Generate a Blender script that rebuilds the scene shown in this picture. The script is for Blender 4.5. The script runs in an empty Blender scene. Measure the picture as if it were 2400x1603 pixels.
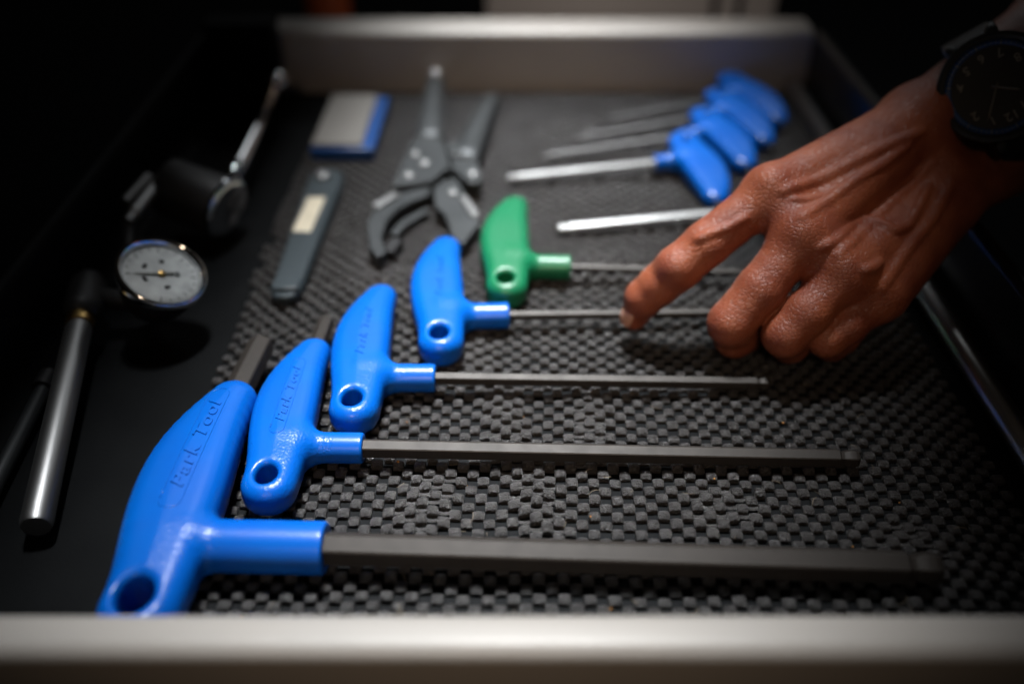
import bpy, bmesh, math, random
import numpy as np
from mathutils import Vector, Matrix
random.seed(7); RNG = np.random.RandomState(11)
SC = bpy.context.scene
C = SC.collection
S = 0.01                      # everything below is written in centimetres
R = math.radians

# ------------------------------------------------------------------ camera
cam_d = bpy.data.cameras.new('camera'); cam = bpy.data.objects.new('camera', cam_d); C.objects.link(cam)
cam_d.sensor_width = 36.0; cam_d.lens = 32.5
cam_d.clip_start = 0.01; cam_d.clip_end = 50
cam.location = (0, 0, 0.254); cam.rotation_euler = (R(90 - 36.6), 0, 0)
cam_d.dof.use_dof = True; cam_d.dof.focus_distance = 0.352; cam_d.dof.aperture_fstop = 2.7
cam_d.dof.aperture_blades = 9
SC.camera = cam
# ------------------------------------------------------------------ room light
w = bpy.data.worlds.new('World'); SC.world = w; w.use_nodes = True
bg = w.node_tree.nodes['Background']; bg.inputs[0].default_value = (1.0, 0.86, 0.72, 1); bg.inputs[1].default_value = 0.004

def lamp(name, kind, loc, target, energy, color, **kw):
    d = bpy.data.lights.new(name, kind); d.energy = energy; d.color = color
    for k, v in kw.items(): setattr(d, k, v)
    o = bpy.data.objects.new(name, d); C.objects.link(o)
    o.location = [c * S for c in loc]
    o.rotation_euler = (Vector(target) - Vector(loc)).to_track_quat('-Z', 'Y').to_euler()
    return o
# the work lamp over the drawer and a weak warm bulb behind the camera
wl = lamp('work_lamp', 'AREA', (0.6, 67, 100), (0.2, 39.5, 0), 1.08, (0.95, 0.98, 1.0), shape='RECTANGLE', size=0.20, size_y=0.46, spread=R(12.5))
wl.rotation_euler = (wl.rotation_euler.to_matrix() @ Matrix.Rotation(R(-9), 3, 'Z')).to_euler()
lamp('warm_bulb', 'AREA', (-6, -40, 66), (1, 42, 0), 0.06, (1.0, 0.74, 0.52), shape='DISK', size=0.25, spread=R(17))
lamp('far_window', 'AREA', (25, 190, 110), (2, 35, 0), 1.8, (0.93, 0.97, 1.0), shape='RECTANGLE', size=1.5, size_y=0.35)
lamp('cabinet_fill', 'AREA', (6, 55, 60), (8, 92, 0), 0.16, (1.0, 0.90, 0.84), shape='DISK', size=0.06, spread=R(50))  # added fill, brightens the cabinet and bottle behind the drawer
SC.view_settings.view_transform = 'Standard'; SC.view_settings.look = 'None'
SC.view_settings.exposure = 0; SC.view_settings.gamma = 1

# ------------------------------------------------------------------ materials
def mat(name, base, rough=0.5, metal=0.0, spec=0.5, coat=0.0, sss=0.0, noise=None, bump=None, rvar=0.0):
    """noise = (scale per metre, second colour, contrast); bump = list of (kind, scale, strength, distance)"""
    m = bpy.data.materials.new(name); m.use_nodes = True
    nt = m.node_tree; b = nt.nodes['Principled BSDF']
    b.inputs['Base Color'].default_value = (*base, 1); b.inputs['Roughness'].default_value = rough
    b.inputs['Metallic'].default_value = metal; b.inputs['Specular IOR Level'].default_value = spec
    b.inputs['Coat Weight'].default_value = coat; b.inputs['Coat Roughness'].default_value = 0.12
    if sss:
        b.inputs['Subsurface Weight'].default_value = sss
        b.inputs['Subsurface Radius'].default_value = (1, 0.32, 0.16); b.inputs['Subsurface Scale'].default_value = 0.0035
    tc = nt.nodes.new('ShaderNodeTexCoord')
    if noise:
        n = nt.nodes.new('ShaderNodeTexNoise'); n.inputs['Scale'].default_value = noise[0]; n.inputs['Detail'].default_value = 6
        nt.links.new(tc.outputs['Object'], n.inputs['Vector'])
        r = nt.nodes.new('ShaderNodeMapRange'); r.inputs[1].default_value = 0.5 - noise[2]; r.inputs[2].default_value = 0.5 + noise[2]
        nt.links.new(n.outputs['Fac'], r.inputs[0])
        mx = nt.nodes.new('ShaderNodeMix'); mx.data_type = 'RGBA'
        mx.inputs[6].default_value = (*base, 1); mx.inputs[7].default_value = (*noise[1], 1)
        nt.links.new(r.outputs[0], mx.inputs[0]); nt.links.new(mx.outputs[2], b.inputs['Base Color'])
        if rvar:
            rr = nt.nodes.new('ShaderNodeMapRange'); rr.inputs[3].default_value = rough - rvar; rr.inputs[4].default_value = rough + rvar
            nt.links.new(n.outputs['Fac'], rr.inputs[0]); nt.links.new(rr.outputs[0], b.inputs['Roughness'])
    prev = None
    for kind, sc, st, dist in (bump or []):
        if kind == 'noise':
            t = nt.nodes.new('ShaderNodeTexNoise'); t.inputs['Detail'].default_value = 4; out = t.outputs['Fac']
        elif kind == 'crack':
            t = nt.nodes.new('ShaderNodeTexVoronoi'); t.feature = 'DISTANCE_TO_EDGE'; out = t.outputs['Distance']
        else:
            t = nt.nodes.new('ShaderNodeTexVoronoi'); out = t.outputs['Distance']
        if isinstance(sc, tuple):
            t.inputs['Scale'].default_value = 1
            mp = nt.nodes.new('ShaderNodeMapping'); mp.inputs['Scale'].default_value = sc[:3]
            if len(sc) > 3: mp.inputs['Rotation'].default_value = (0, 0, R(sc[3]))
            nt.links.new(tc.outputs['Object'], mp.inputs['Vector']); nt.links.new(mp.outputs[0], t.inputs['Vector'])
        else:
            t.inputs['Scale'].default_value = sc; nt.links.new(tc.outputs['Object'], t.inputs['Vector'])
        if kind == 'crack':
            r = nt.nodes.new('ShaderNodeMapRange'); r.inputs[2].default_value = 0.13; nt.links.new(out, r.inputs[0]); out = r.outputs[0]
        bp = nt.nodes.new('ShaderNodeBump'); bp.inputs['Strength'].default_value = st; bp.inputs['Distance'].default_value = dist
        nt.links.new(out, bp.inputs['Height'])
        if prev: nt.links.new(prev.outputs[0], bp.inputs['Normal'])
        prev = bp
    if prev: nt.links.new(prev.outputs[0], b.inputs['Normal'])
    return m
M = {}
M['blue'] = mat('blue_plastic', (0.0, 0.108, 0.48), 0.30, spec=0.4, noise=(60, (0.0, 0.086, 0.43), 0.3), rvar=0.05, bump=[('noise', 900, 0.06, 0.0004)])
M['green'] = mat('green_plastic', (0.004, 0.140, 0.058), 0.38, noise=(60, (0.004, 0.122, 0.05), 0.3), rvar=0.05, bump=[('noise', 900, 0.06, 0.0004)])
#'grained_blue_plastic', (0.002, 0.128, 0.70), 0.30, bump=[('cell', 620, 0.55, 0.0006), ('noise', 500, 0.4, 0.0005)])
M['oxide'] = mat('black_oxide_steel', (0.036, 0.030, 0.026), 0.50, metal=0.2, spec=0.28, noise=(160, (0.028, 0.024, 0.021), 0.25), rvar=0.08, bump=[('noise', 1500, 0.08, 0.0002)])
M['steel'] = mat('bright_steel', (0.78, 0.78, 0.78), 0.32, metal=1, noise=(120, (0.6, 0.6, 0.6), 0.3), rvar=0.08)
M['chrome'] = mat('chrome', (0.75, 0.76, 0.78), 0.10, metal=1)
M['rubber'] = mat('foam_rubber', (0.050, 0.046, 0.046), 0.30, spec=0.8, noise=(90, (0.030, 0.028, 0.028), 0.25), rvar=0.06,
                  bump=[('noise', 1500, 1.0, 0.0011), ('crack', 1500, 0.6, 0.0006)])
M['paint'] = mat('silver_grey_paint', (0.52, 0.48, 0.44), 0.42, metal=0.05, coat=0.0, noise=(35, (0.48, 0.45, 0.42), 0.3), rvar=0.09, bump=[('noise', 700, 0.06, 0.0003), ('noise', (6, 1500, 1500, 3), 0.10, 0.0002)])
M['gloss'] = mat('shaded_side_paint', (0.008, 0.009, 0.010), 0.27, spec=0.35, noise=(35, (0.011, 0.012, 0.013), 0.3))  # silver grey side wall with its shade put into the colour
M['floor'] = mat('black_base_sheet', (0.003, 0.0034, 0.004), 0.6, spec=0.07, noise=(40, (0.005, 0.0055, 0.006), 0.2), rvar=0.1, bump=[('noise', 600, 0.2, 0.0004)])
M['black'] = mat('black_plastic', (0.010, 0.010, 0.011), 0.5, spec=0.28, noise=(50, (0.018, 0.018, 0.019), 0.2), rvar=0.1)
M['slate'] = mat('slate_plastic', (0.024, 0.035, 0.041), 0.45, noise=(70, (0.024, 0.034, 0.041), 0.3), rvar=0.08, bump=[('noise', 600, 0.1, 0.0004)])
M['cream'] = mat('cream_sticker', (0.62, 0.55, 0.42), 0.5, noise=(150, (0.5, 0.44, 0.33), 0.3))
M['stone'] = mat('grey_stone', (0.19, 0.175, 0.16), 0.75, noise=(120, (0.21, 0.2, 0.185), 0.3), bump=[('noise', 900, 0.2, 0.0004)])
M['navy'] = mat('blue_tray_plastic', (0.012, 0.07, 0.26), 0.35)
M['greysteel'] = mat('grey_steel', (0.030, 0.033, 0.035), 0.48, metal=0.5, noise=(80, (0.04, 0.043, 0.045), 0.3), rvar=0.1)
M['tube'] = mat('satin_aluminium', (0.34, 0.34, 0.34), 0.42, metal=1, bump=[('noise', 1800, 0.25, 0.0002)])
M['dull'] = mat('dull_steel', (0.24, 0.24, 0.24), 0.45, metal=0.8, noise=(120, (0.18, 0.18, 0.18), 0.3))
M['brass'] = mat('brass', (0.55, 0.36, 0.13), 0.3, metal=1)
M['dial'] = mat('gauge_dial', (0.40, 0.41, 0.41), 0.5, noise=(200, (0.28, 0.29, 0.29), 0.2))
M['white'] = mat('white_paint', (0.42, 0.38, 0.35), 0.5)
M['orange'] = mat('orange_paint', (0.30, 0.06, 0.015), 0.4)
M['ink'] = mat('black_ink', (0.01, 0.01, 0.01), 0.6)
M['lume'] = mat('pale_print', (0.20, 0.20, 0.18), 0.5)
M['bluering'] = mat('blue_minute_ring', (0.02, 0.07, 0.22), 0.4)
M['nail'] = mat('fingernail', (0.52, 0.27, 0.19), 0.28, sss=0.1)
M['lint'] = mat('lint', (0.30, 0.24, 0.17), 0.8)
M['crumb'] = mat('crumb', (0.45, 0.2, 0.05), 0.8)
def lens_glass():
    m = bpy.data.materials.new('lens_glass'); m.use_nodes = True; nt = m.node_tree; nt.nodes.remove(nt.nodes['Principled BSDF'])
    t = nt.nodes.new('ShaderNodeBsdfTransparent'); g = nt.nodes.new('ShaderNodeBsdfGlossy'); g.inputs['Roughness'].default_value = 0.08
    f = nt.nodes.new('ShaderNodeFresnel'); f.inputs['IOR'].default_value = 1.5; mx = nt.nodes.new('ShaderNodeMixShader')
    n = nt.nodes.new('ShaderNodeTexNoise'); n.inputs['Scale'].default_value = 150; r = nt.nodes.new('ShaderNodeMapRange'); r.inputs[3].default_value = .05; r.inputs[4].default_value = .16
    nt.links.new(n.outputs['Fac'], r.inputs[0]); nt.links.new(r.outputs[0], g.inputs['Roughness'])
    nt.links.new(f.outputs[0], mx.inputs[0]); nt.links.new(t.outputs[0], mx.inputs[1]); nt.links.new(g.outputs[0], mx.inputs[2])
    nt.links.new(mx.outputs[0], nt.nodes['Material Output'].inputs['Surface']); return m
M['glass'] = lens_glass()
# skin: creased with cells that stretch across the back of the hand
M['skin'] = mat('skin', (0.34, 0.096, 0.044), 0.44, spec=0.5, sss=0.14, noise=(60, (0.22, 0.052, 0.026), 0.16), rvar=0.06,
                bump=[('noise', 140, 0.15, 0.0012), ('crack', (390, 700, 520, 35), 0.42, 0.0005), ('crack', (800, 1150, 900, -20), 0.22, 0.00025)])

def grain_patch(m):
    """moulded grain round the boss and the hanging hole, smooth elsewhere (object space, so it stays with the handle)"""
    nt = m.node_tree; b = nt.nodes['Principled BSDF']; N = nt.nodes.new
    tc = N('ShaderNodeTexCoord'); sp = N('ShaderNodeSeparateXYZ'); nt.links.new(tc.outputs['Object'], sp.inputs[0])
    def ramp(out, a, c):
        r = N('ShaderNodeMapRange'); r.interpolation_type = 'SMOOTHSTEP'; r.inputs[1].default_value = a; r.inputs[2].default_value = c
        nt.links.new(out, r.inputs[0]); return r.outputs[0]
    def mul(p, q):
        k = N('ShaderNodeMath'); k.operation = 'MULTIPLY'; nt.links.new(p, k.inputs[0])
        if isinstance(q, float): k.inputs[1].default_value = q
        else: nt.links.new(q, k.inputs[1])
        return k.outputs[0]
    mask = mul(mul(ramp(sp.outputs[0], -0.006, 0.004), ramp(sp.outputs[0], 0.022, 0.018)), ramp(sp.outputs[1], 0.007, 0.001))
    v = N('ShaderNodeTexVoronoi'); v.inputs['Scale'].default_value = 900; nt.links.new(tc.outputs['Object'], v.inputs['Vector'])
    n = N('ShaderNodeTexNoise'); n.inputs['Scale'].default_value = 1100; nt.links.new(tc.outputs['Object'], n.inputs['Vector'])
    add = N('ShaderNodeMath'); nt.links.new(v.outputs['Distance'], add.inputs[0]); nt.links.new(n.outputs['Fac'], add.inputs[1])
    bp = N('ShaderNodeBump'); bp.inputs['Distance'].default_value = 0.0004; nt.links.new(add.outputs[0], bp.inputs['Height']); nt.links.new(mul(mask, 0.26), bp.inputs['Strength'])
    old = b.inputs['Normal'].links[0].from_socket; nt.links.new(old, bp.inputs['Normal']); nt.links.new(bp.outputs[0], b.inputs['Normal'])
grain_patch(M['blue']); grain_patch(M['green'])

# ------------------------------------------------------------------ mesh helpers
def link(name, me, parent=None, m=None, loc=None, smooth=True):
    if m is not None and not me.materials: me.materials.append(M[m] if isinstance(m, str) else m)
    if smooth and len(me.polygons): me.polygons.foreach_set('use_smooth', [True] * len(me.polygons))
    o = bpy.data.objects.new(name, me); C.objects.link(o)
    if parent: o.parent = parent
    if loc is not None: o.location = [c * S for c in loc]
    return o
def mesh(name, V, F):
    me = bpy.data.meshes.new(name)
    me.from_pydata([tuple(c * S for c in v) for v in V], [], [tuple(int(i) for i in f) for f in F]); me.update(); return me
def fast_mesh(name, V, Q):
    me = bpy.data.meshes.new(name); V = np.asarray(V, np.float32) * S; Q = np.asarray(Q, np.int32)
    me.vertices.add(len(V)); me.vertices.foreach_set('co', V.ravel())
    me.loops.add(Q.size); me.loops.foreach_set('vertex_index', Q.ravel())
    me.polygons.add(len(Q)); me.polygons.foreach_set('loop_start', np.arange(0, Q.size, Q.shape[1], dtype=np.int32))
    me.polygons.foreach_set('loop_total', np.full(len(Q), Q.shape[1], np.int32)); me.update(calc_edges=True); me.validate(); return me
def tag(o, label, cat=None, group=None, kind=None):
    if label: o['label'] = label
    if cat: o['category'] = cat
    if group: o['group'] = group
    if kind: o['kind'] = kind
    return o
def thing(name, label, cat, loc=(0, 0, 0), rz=0.0, group=None):
    o = bpy.data.objects.new(name, None); C.objects.link(o); o.empty_display_size = 0.01
    o.location = [c * S for c in loc]; o.rotation_euler = (0, 0, rz)
    return tag(o, label, cat, group)
def bevel_obj(o, width, seg=2, angle=30):
    md = o.modifiers.new('bevel', 'BEVEL'); md.width = width * S; md.segments = seg; md.limit_method = 'ANGLE'; md.angle_limit = R(angle)
    md.harden_normals = False
    return o
def loft(rings, closed_ends=True):
    n = len(rings[0]); V = [p for r in rings for p in r]; F = []
    for k in range(len(rings) - 1):
        for i in range(n):
            j = (i + 1) % n; F.append((k * n + i, k * n + j, (k + 1) * n + j, (k + 1) * n + i))
    if closed_ends:
        F.append(tuple(range(n))[::-1]); F.append(tuple((len(rings) - 1) * n + i for i in range(n)))
    return V, F
def frame(d):
    d = Vector(d).normalized(); a = Vector((0, 0, 1)) if abs(d.z) < 0.9 else Vector((1, 0, 0))
    u = d.cross(a).normalized(); v = d.cross(u).normalized(); return u, v, d
def tube(pts, rad, n=16):
    """round tube along pts, rad a number or one per point"""
    pts = [Vector(p) for p in pts]; rs = rad if isinstance(rad, (list, tuple)) else [rad] * len(pts); rings = []
    u = None
    for i, p in enumerate(pts):
        d = (pts[min(i + 1, len(pts) - 1)] - pts[max(i - 1, 0)])
        if d.length < 1e-9: d = Vector((0, 0, 1))
        d.normalize()
        if u is None: u, v, _ = frame(d)
        u = (u - d * u.dot(d)).normalized(); v = d.cross(u)
        rings.append([tuple(p + (u * math.cos(2 * math.pi * k / n) + v * math.sin(2 * math.pi * k / n)) * rs[i]) for k in range(n)])
    return loft(rings)
def lathe(prof, base, axis, n=32):
    """prof = [(distance along axis, radius)]"""
    u, v, d = frame(axis); b = Vector(base)
    rings = [[tuple(b + d * t + (u * math.cos(2 * math.pi * k / n) + v * math.sin(2 * math.pi * k / n)) * max(r, 1e-4)) for k in range(n)] for t, r in prof]
    return loft(rings)
def prism(poly, z0, z1):
    n = len(poly)
    a = sum(poly[i][0] * poly[(i + 1) % n][1] - poly[(i + 1) % n][0] * poly[i][1] for i in range(n))
    if a < 0: poly = poly[::-1]
    V = [(x, y, z0) for x, y in poly] + [(x, y, z1) for x, y in poly]
    F = [tuple(range(n))[::-1], tuple(range(n, 2 * n))] + [(i, (i + 1) % n, n + (i + 1) % n, n + i) for i in range(n)]
    return V, F
def rect(cx, cy, w, h, ang=0.0):
    c, s = math.cos(ang), math.sin(ang)
    return [(cx + x * c - y * s, cy + x * s + y * c) for x, y in ((-w / 2, -h / 2), (w / 2, -h / 2), (w / 2, h / 2), (-w / 2, h / 2))]

# ------------------------------------------------------------------ smooth bodies from distance fields
def smin(a, b, k):
    h = np.clip(0.5 + 0.5 * (b - a) / k, 0, 1); return b + (a - b) * h - k * h * (1 - h)
def smax(a, b, k): return -smin(-a, -b, k)
def cone(P, a, b, ra, rb):
    """distance to a tapered capsule"""
    a = np.asarray(a, np.float32); b = np.asarray(b, np.float32); ba = b - a
    t = np.clip(((P - a) @ ba) / float(ba @ ba), 0, 1)
    d = P - a - t[..., None] * ba
    return np.sqrt((d * d).sum(-1)) - (ra + (rb - ra) * t)
def surface_nets(F, lo, h):
    ins = F < 0; n = F.shape; cs = tuple(k - 1 for k in n)
    acc = np.zeros(cs + (3,), np.float32); cnt = np.zeros(cs, np.int16)
    def sl(o): return tuple(slice(o[i], o[i] + cs[i]) for i in range(3))
    for a in range(3):
        o1, o2 = [x for x in range(3) if x != a]
        for p in (0, 1):
            for q in (0, 1):
                c0 = [0, 0, 0]; c0[o1] = p; c0[o2] = q; c1 = list(c0); c1[a] = 1
                f0 = F[sl(c0)]; f1 = F[sl(c1)]; mk = ins[sl(c0)] != ins[sl(c1)]
                t = f0[mk] / (f0[mk] - f1[mk])
                pos = np.zeros((len(t), 3), np.float32); pos[:] = c0; pos[:, a] = t
                acc[mk] += pos; cnt[mk] += 1
    act = cnt > 0; idx = np.full(cs, -1, np.int64); idx[act] = np.arange(act.sum())
    cell = np.argwhere(act); V = (cell + acc[act] / cnt[act][:, None]) * h + np.asarray(lo)
    quads = []
    for a in range(3):
        o1, o2 = [(1, 2), (2, 0), (0, 1)][a]
        s0 = [slice(1, cs[i]) for i in range(3)]; s1 = list(s0)
        s0[a] = slice(0, n[a] - 1); s1[a] = slice(1, n[a])
        i0 = ins[tuple(s0)]; i1 = ins[tuple(s1)]
        g = np.argwhere(i0 != i1); flip = i0[i0 != i1]
        g = g + np.array([1 if i != a else 0 for i in range(3)])
        e1 = np.zeros(3, int); e1[o1] = 1; e2 = np.zeros(3, int); e2[o2] = 1
        A = idx[tuple((g - e1 - e2).T)]; B = idx[tuple((g - e2).T)]; Cc = idx[tuple(g.T)]; D = idx[tuple((g - e1).T)]
        q = np.stack([A, B, Cc, D], 1); q[~flip] = q[~flip][:, ::-1]; quads.append(q)
    Q = np.concatenate(quads); return V, Q[(Q >= 0).all(1)]
def grid(lo, hi, h):
    ax = [np.arange(lo[i], hi[i] + h, h, dtype=np.float32) for i in range(3)]
    return np.stack(np.meshgrid(*ax, indexing='ij'), -1)

# ------------------------------------------------------------------ the drawer
drawer = thing('tool_drawer', 'open silver grey metal tool drawer holding all the tools', 'drawer')
def extrude_x(name, prof, x0, x1, m):
    V, F = loft([[(x0, y, z) for y, z in prof], [(x1, y, z) for y, z in prof]]); me = mesh(name, V, F)
    bm = bmesh.new(); bm.from_mesh(me); bmesh.ops.recalc_face_normals(bm, faces=bm.faces); bm.to_mesh(me); bm.free()
    return link(name, me, drawer, m)
def extrude_y(name, prof, y0, y1, m):
    V, F = loft([[(x, y0, z) for x, z in prof], [(x, y1, z) for x, z in prof]]); me = mesh(name, V, F)
    bm = bmesh.new(); bm.from_mesh(me); bmesh.ops.recalc_face_normals(bm, faces=bm.faces); bm.to_mesh(me); bm.free()
    return link(name, me, drawer, m)
def arc(cx, cy, r, a0, a1, n=8): return [(cx + r * math.cos(R(a0 + (a1 - a0) * i / n)), cy + r * math.sin(R(a0 + (a1 - a0) * i / n))) for i in range(n + 1)]
def auto_smooth(o, ang=35):
    me = o.data; bm = bmesh.new(); bm.from_mesh(me)
    for e in bm.edges:
        if len(e.link_faces) == 2 and e.calc_face_angle(0) > R(ang): e.smooth = False
    bm.to_mesh(me); bm.free(); return o
front = [(15.9, 0.0)] + arc(15.5, 4.1, 0.4, 0, 90) + arc(14.95, 4.02, 0.48, 90, 180) + [(14.47, -4.0), (15.9, -4.0)]
auto_smooth(extrude_x('front_panel', front, -27, 27, 'paint'))
back = [(64.4, -2.0)] + arc(64.95, 3.87, 0.55, 180, 90) + arc(67.3, 3.82, 0.6, 90, 0) + [(67.9, -2.0)]
auto_smooth(extrude_x('back_panel', back, -21.0, 21.0, 'paint'))
def side(sx):
    p = [(19.9, 0.02)] + arc(19.9, 1.1, 1.1, -90, 0, 12)[1:] + [(21.0, 4.1)] + arc(21.4, 4.1, 0.4, 180, 0) + [(21.8, -2.0), (19.9, -2.0)]
    return [(sx * x, z) for x, z in p]
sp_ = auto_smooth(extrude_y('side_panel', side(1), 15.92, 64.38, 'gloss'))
cove_glint = [(20.1 + .58 * math.cos(R(a)), .52 + .58 * math.sin(R(a))) for a in range(0, 360, 18)]
rl = extrude_y('cove_glint_bar', cove_glint, 15.95, 64.3, 'steel')  # added bright bar, stands in for the highlight along the wall's cove
auto_smooth(extrude_y('side_panel', side(-1), 15.92, 64.38, 'floor'))  # matte black puts the left wall's shade into its colour
V, F = prism([(-19.88, 15.92), (19.88, 15.92), (19.88, 64.38), (-19.88, 64.38)], -1.0, 0.0)
fl = link('base_sheet', mesh('base_sheet', V, F), drawer, 'floor', smooth=False)

# ------------------------------------------------------------------ non-slip liner: every pad of the weave is real
PX = 0.418
def ripple(x, y):
    z = np.zeros_like(x)
    for cx, cy, sx, sy, a, hh in [(-0.3, 28.4, 0.8, 2.6, 8, 0.34), (-3.2, 23.6, 1.0, 2.0, -10, 0.30), (1.0, 23.4, 0.7, 1.8, 5, 0.32),
                                  (3.2, 28.0, 1.1, 3.0, -6, 0.16), (-2.4, 33.0, 1.2, 2.0, 20, 0.22), (8.0, 24.0, 2.2, 1.4, 12, 0.12),
                                  (-7.0, 40.0, 2.0, 3.0, 25, 0.2), (5.0, 41.0, 3.0, 1.5, -12, 0.2), (12.0, 33.0, 2.5, 2.5, 0, 0.15),
                                  (4.6, 18.0, 2.0, 1.0, 0, 0.12), (-4.0, 18.3, 1.2, 1.0, 0, 0.14), (14.0, 22.0, 2.0, 2.0, 0, 0.12)]:
        c, s = math.cos(R(a)), math.sin(R(a)); u = (x - cx) * c + (y - cy) * s; v = -(x - cx) * s + (y - cy) * c
        z = z + hh * np.exp(-(u / sx) ** 2 - (v / sy) ** 2)
    return z + 0.02 * np.sin(x * 0.9 + 1.3 * np.sin(y * 0.35)) + 0.02 * np.sin(y * 0.8 + x * 0.3)
def build_liner():
    root = thing('drawer_liner', 'dark grey woven foam non-slip liner spread under the wrenches', 'drawer liner')
    t = np.array([-1, -.86, -.45, 0, .45, .86, 1.]); k = 7
    gx, gy = np.meshgrid(t, t, indexing='ij'); prof = (1 - .32 * np.abs(gx) ** 4) * (1 - .52 * np.abs(gy) ** 2.6)
    hx = gx * (1 - 0.05 * gy ** 4); hy = gy * (1 - 0.04 * gx ** 4)
    top = np.stack([hx.ravel() * PX * 0.525, hy.ravel() * PX * 0.515, (0.27 * prof).ravel()], 1)
    Q0 = [(i * k + j, (i + 1) * k + j, (i + 1) * k + j + 1, i * k + j + 1) for i in range(k - 1) for j in range(k - 1)]
    rim = [i * k for i in range(k)] + [(k - 1) * k + j for j in range(1, k)] + [i * k + k - 1 for i in range(k - 2, -1, -1)] + [j for j in range(k - 2, 0, -1)]
    low = top[rim].copy(); low[:, 2] = 0.0; low[:, :2] *= 0.93; nb = len(top)
    for i in range(len(rim)):
        j = (i + 1) % len(rim); Q0.append((rim[j], rim[i], nb + i, nb + j))
    pad = np.concatenate([top, low]); Q0 = np.array(Q0)
    Vs, Qs, off = [], [], 0
    th = R(-0.9); c, s = math.cos(th), math.sin(th)
    for i in range(-40, 56):
        for j in range(-6, 124):
            if (i + j) % 2: continue
            u, v = i * PX, j * PX
            x, y = u * c - v * s, 16.3 + u * s + v * c
            wob = 0.05 * math.sin(y * 1.3 + x * 0.4) + 0.04 * math.sin(y * 0.5)
            edge_l = -13.0 + 0.06 * math.sin(y * 2.2); edge_r = 18.7 + 0.0022 * max(0, y - 30) ** 2
            if not (edge_l < x < edge_r and 16.2 < y < 63.9): continue
            p = pad * np.array([1 + RNG.uniform(-.06, .06), 1 + RNG.uniform(-.07, .07), 1 + RNG.uniform(-.16, .16)])
            a = RNG.uniform(-.07, .07); ca, sa = math.cos(a), math.sin(a)
            p = np.stack([p[:, 0] * ca - p[:, 1] * sa, p[:, 0] * sa + p[:, 1] * ca, p[:, 2]], 1)
            px = x + wob + RNG.uniform(-.012, .012) + p[:, 0]; py = y + 0.05 * math.sin(x * 1.1 + y * .3) + RNG.uniform(-.012, .012) + p[:, 1]
            rz = ripple(px, py)
            Vs.append(np.stack([px, py, p[:, 2] + rz * (p[:, 2] > 0.02) + np.maximum(rz - 0.08, 0) * (p[:, 2] <= 0.02) + 0.004], 1)); Qs.append(Q0 + off); off += len(pad)
    o = link('weave', fast_mesh('weave', np.concatenate(Vs), np.concatenate(Qs)), root, 'rubber'); o['kind'] = 'stuff'
    # the under strands seen at the bottom of the openings
    V2, F2 = [], []
    for i in range(-40, 56):
        for j in range(-6, 124):
            if (i + j) % 2 == 0: continue
            u, v = i * PX, j * PX; x, y = u * c - v * s, 16.3 + u * s + v * c
            if not (-12.7 < x < 18.3 and 16.4 < y < 50): continue
            x += 0.05 * math.sin(y * 1.3 + x * 0.4) + 0.04 * math.sin(y * 0.5); rz = float(ripple(np.array(x), np.array(y)))
            if rz < .10: continue
            b = len(V2); h = .03 + rz * 1.0 + RNG.uniform(-.01, .02)
            for q, zz in ((-.5, .05), (-.25, .015), (.0, 0), (.25, .015), (.5, .05)):
                V2 += [(x + PX * q, y - .06, h + zz - .03), (x + PX * q, y, h + zz), (x + PX * q, y + .1, h + zz - .02)]
            for n in range(4):
                for m_ in (0, 1): a_ = b + n * 3 + m_; F2.append((a_, a_ + 3, a_ + 4, a_ + 1))
    o2 = link('under_strand', fast_mesh('under_strand', V2, np.array(F2)), root, 'rubber'); o2['kind'] = 'stuff'
build_liner()

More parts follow.
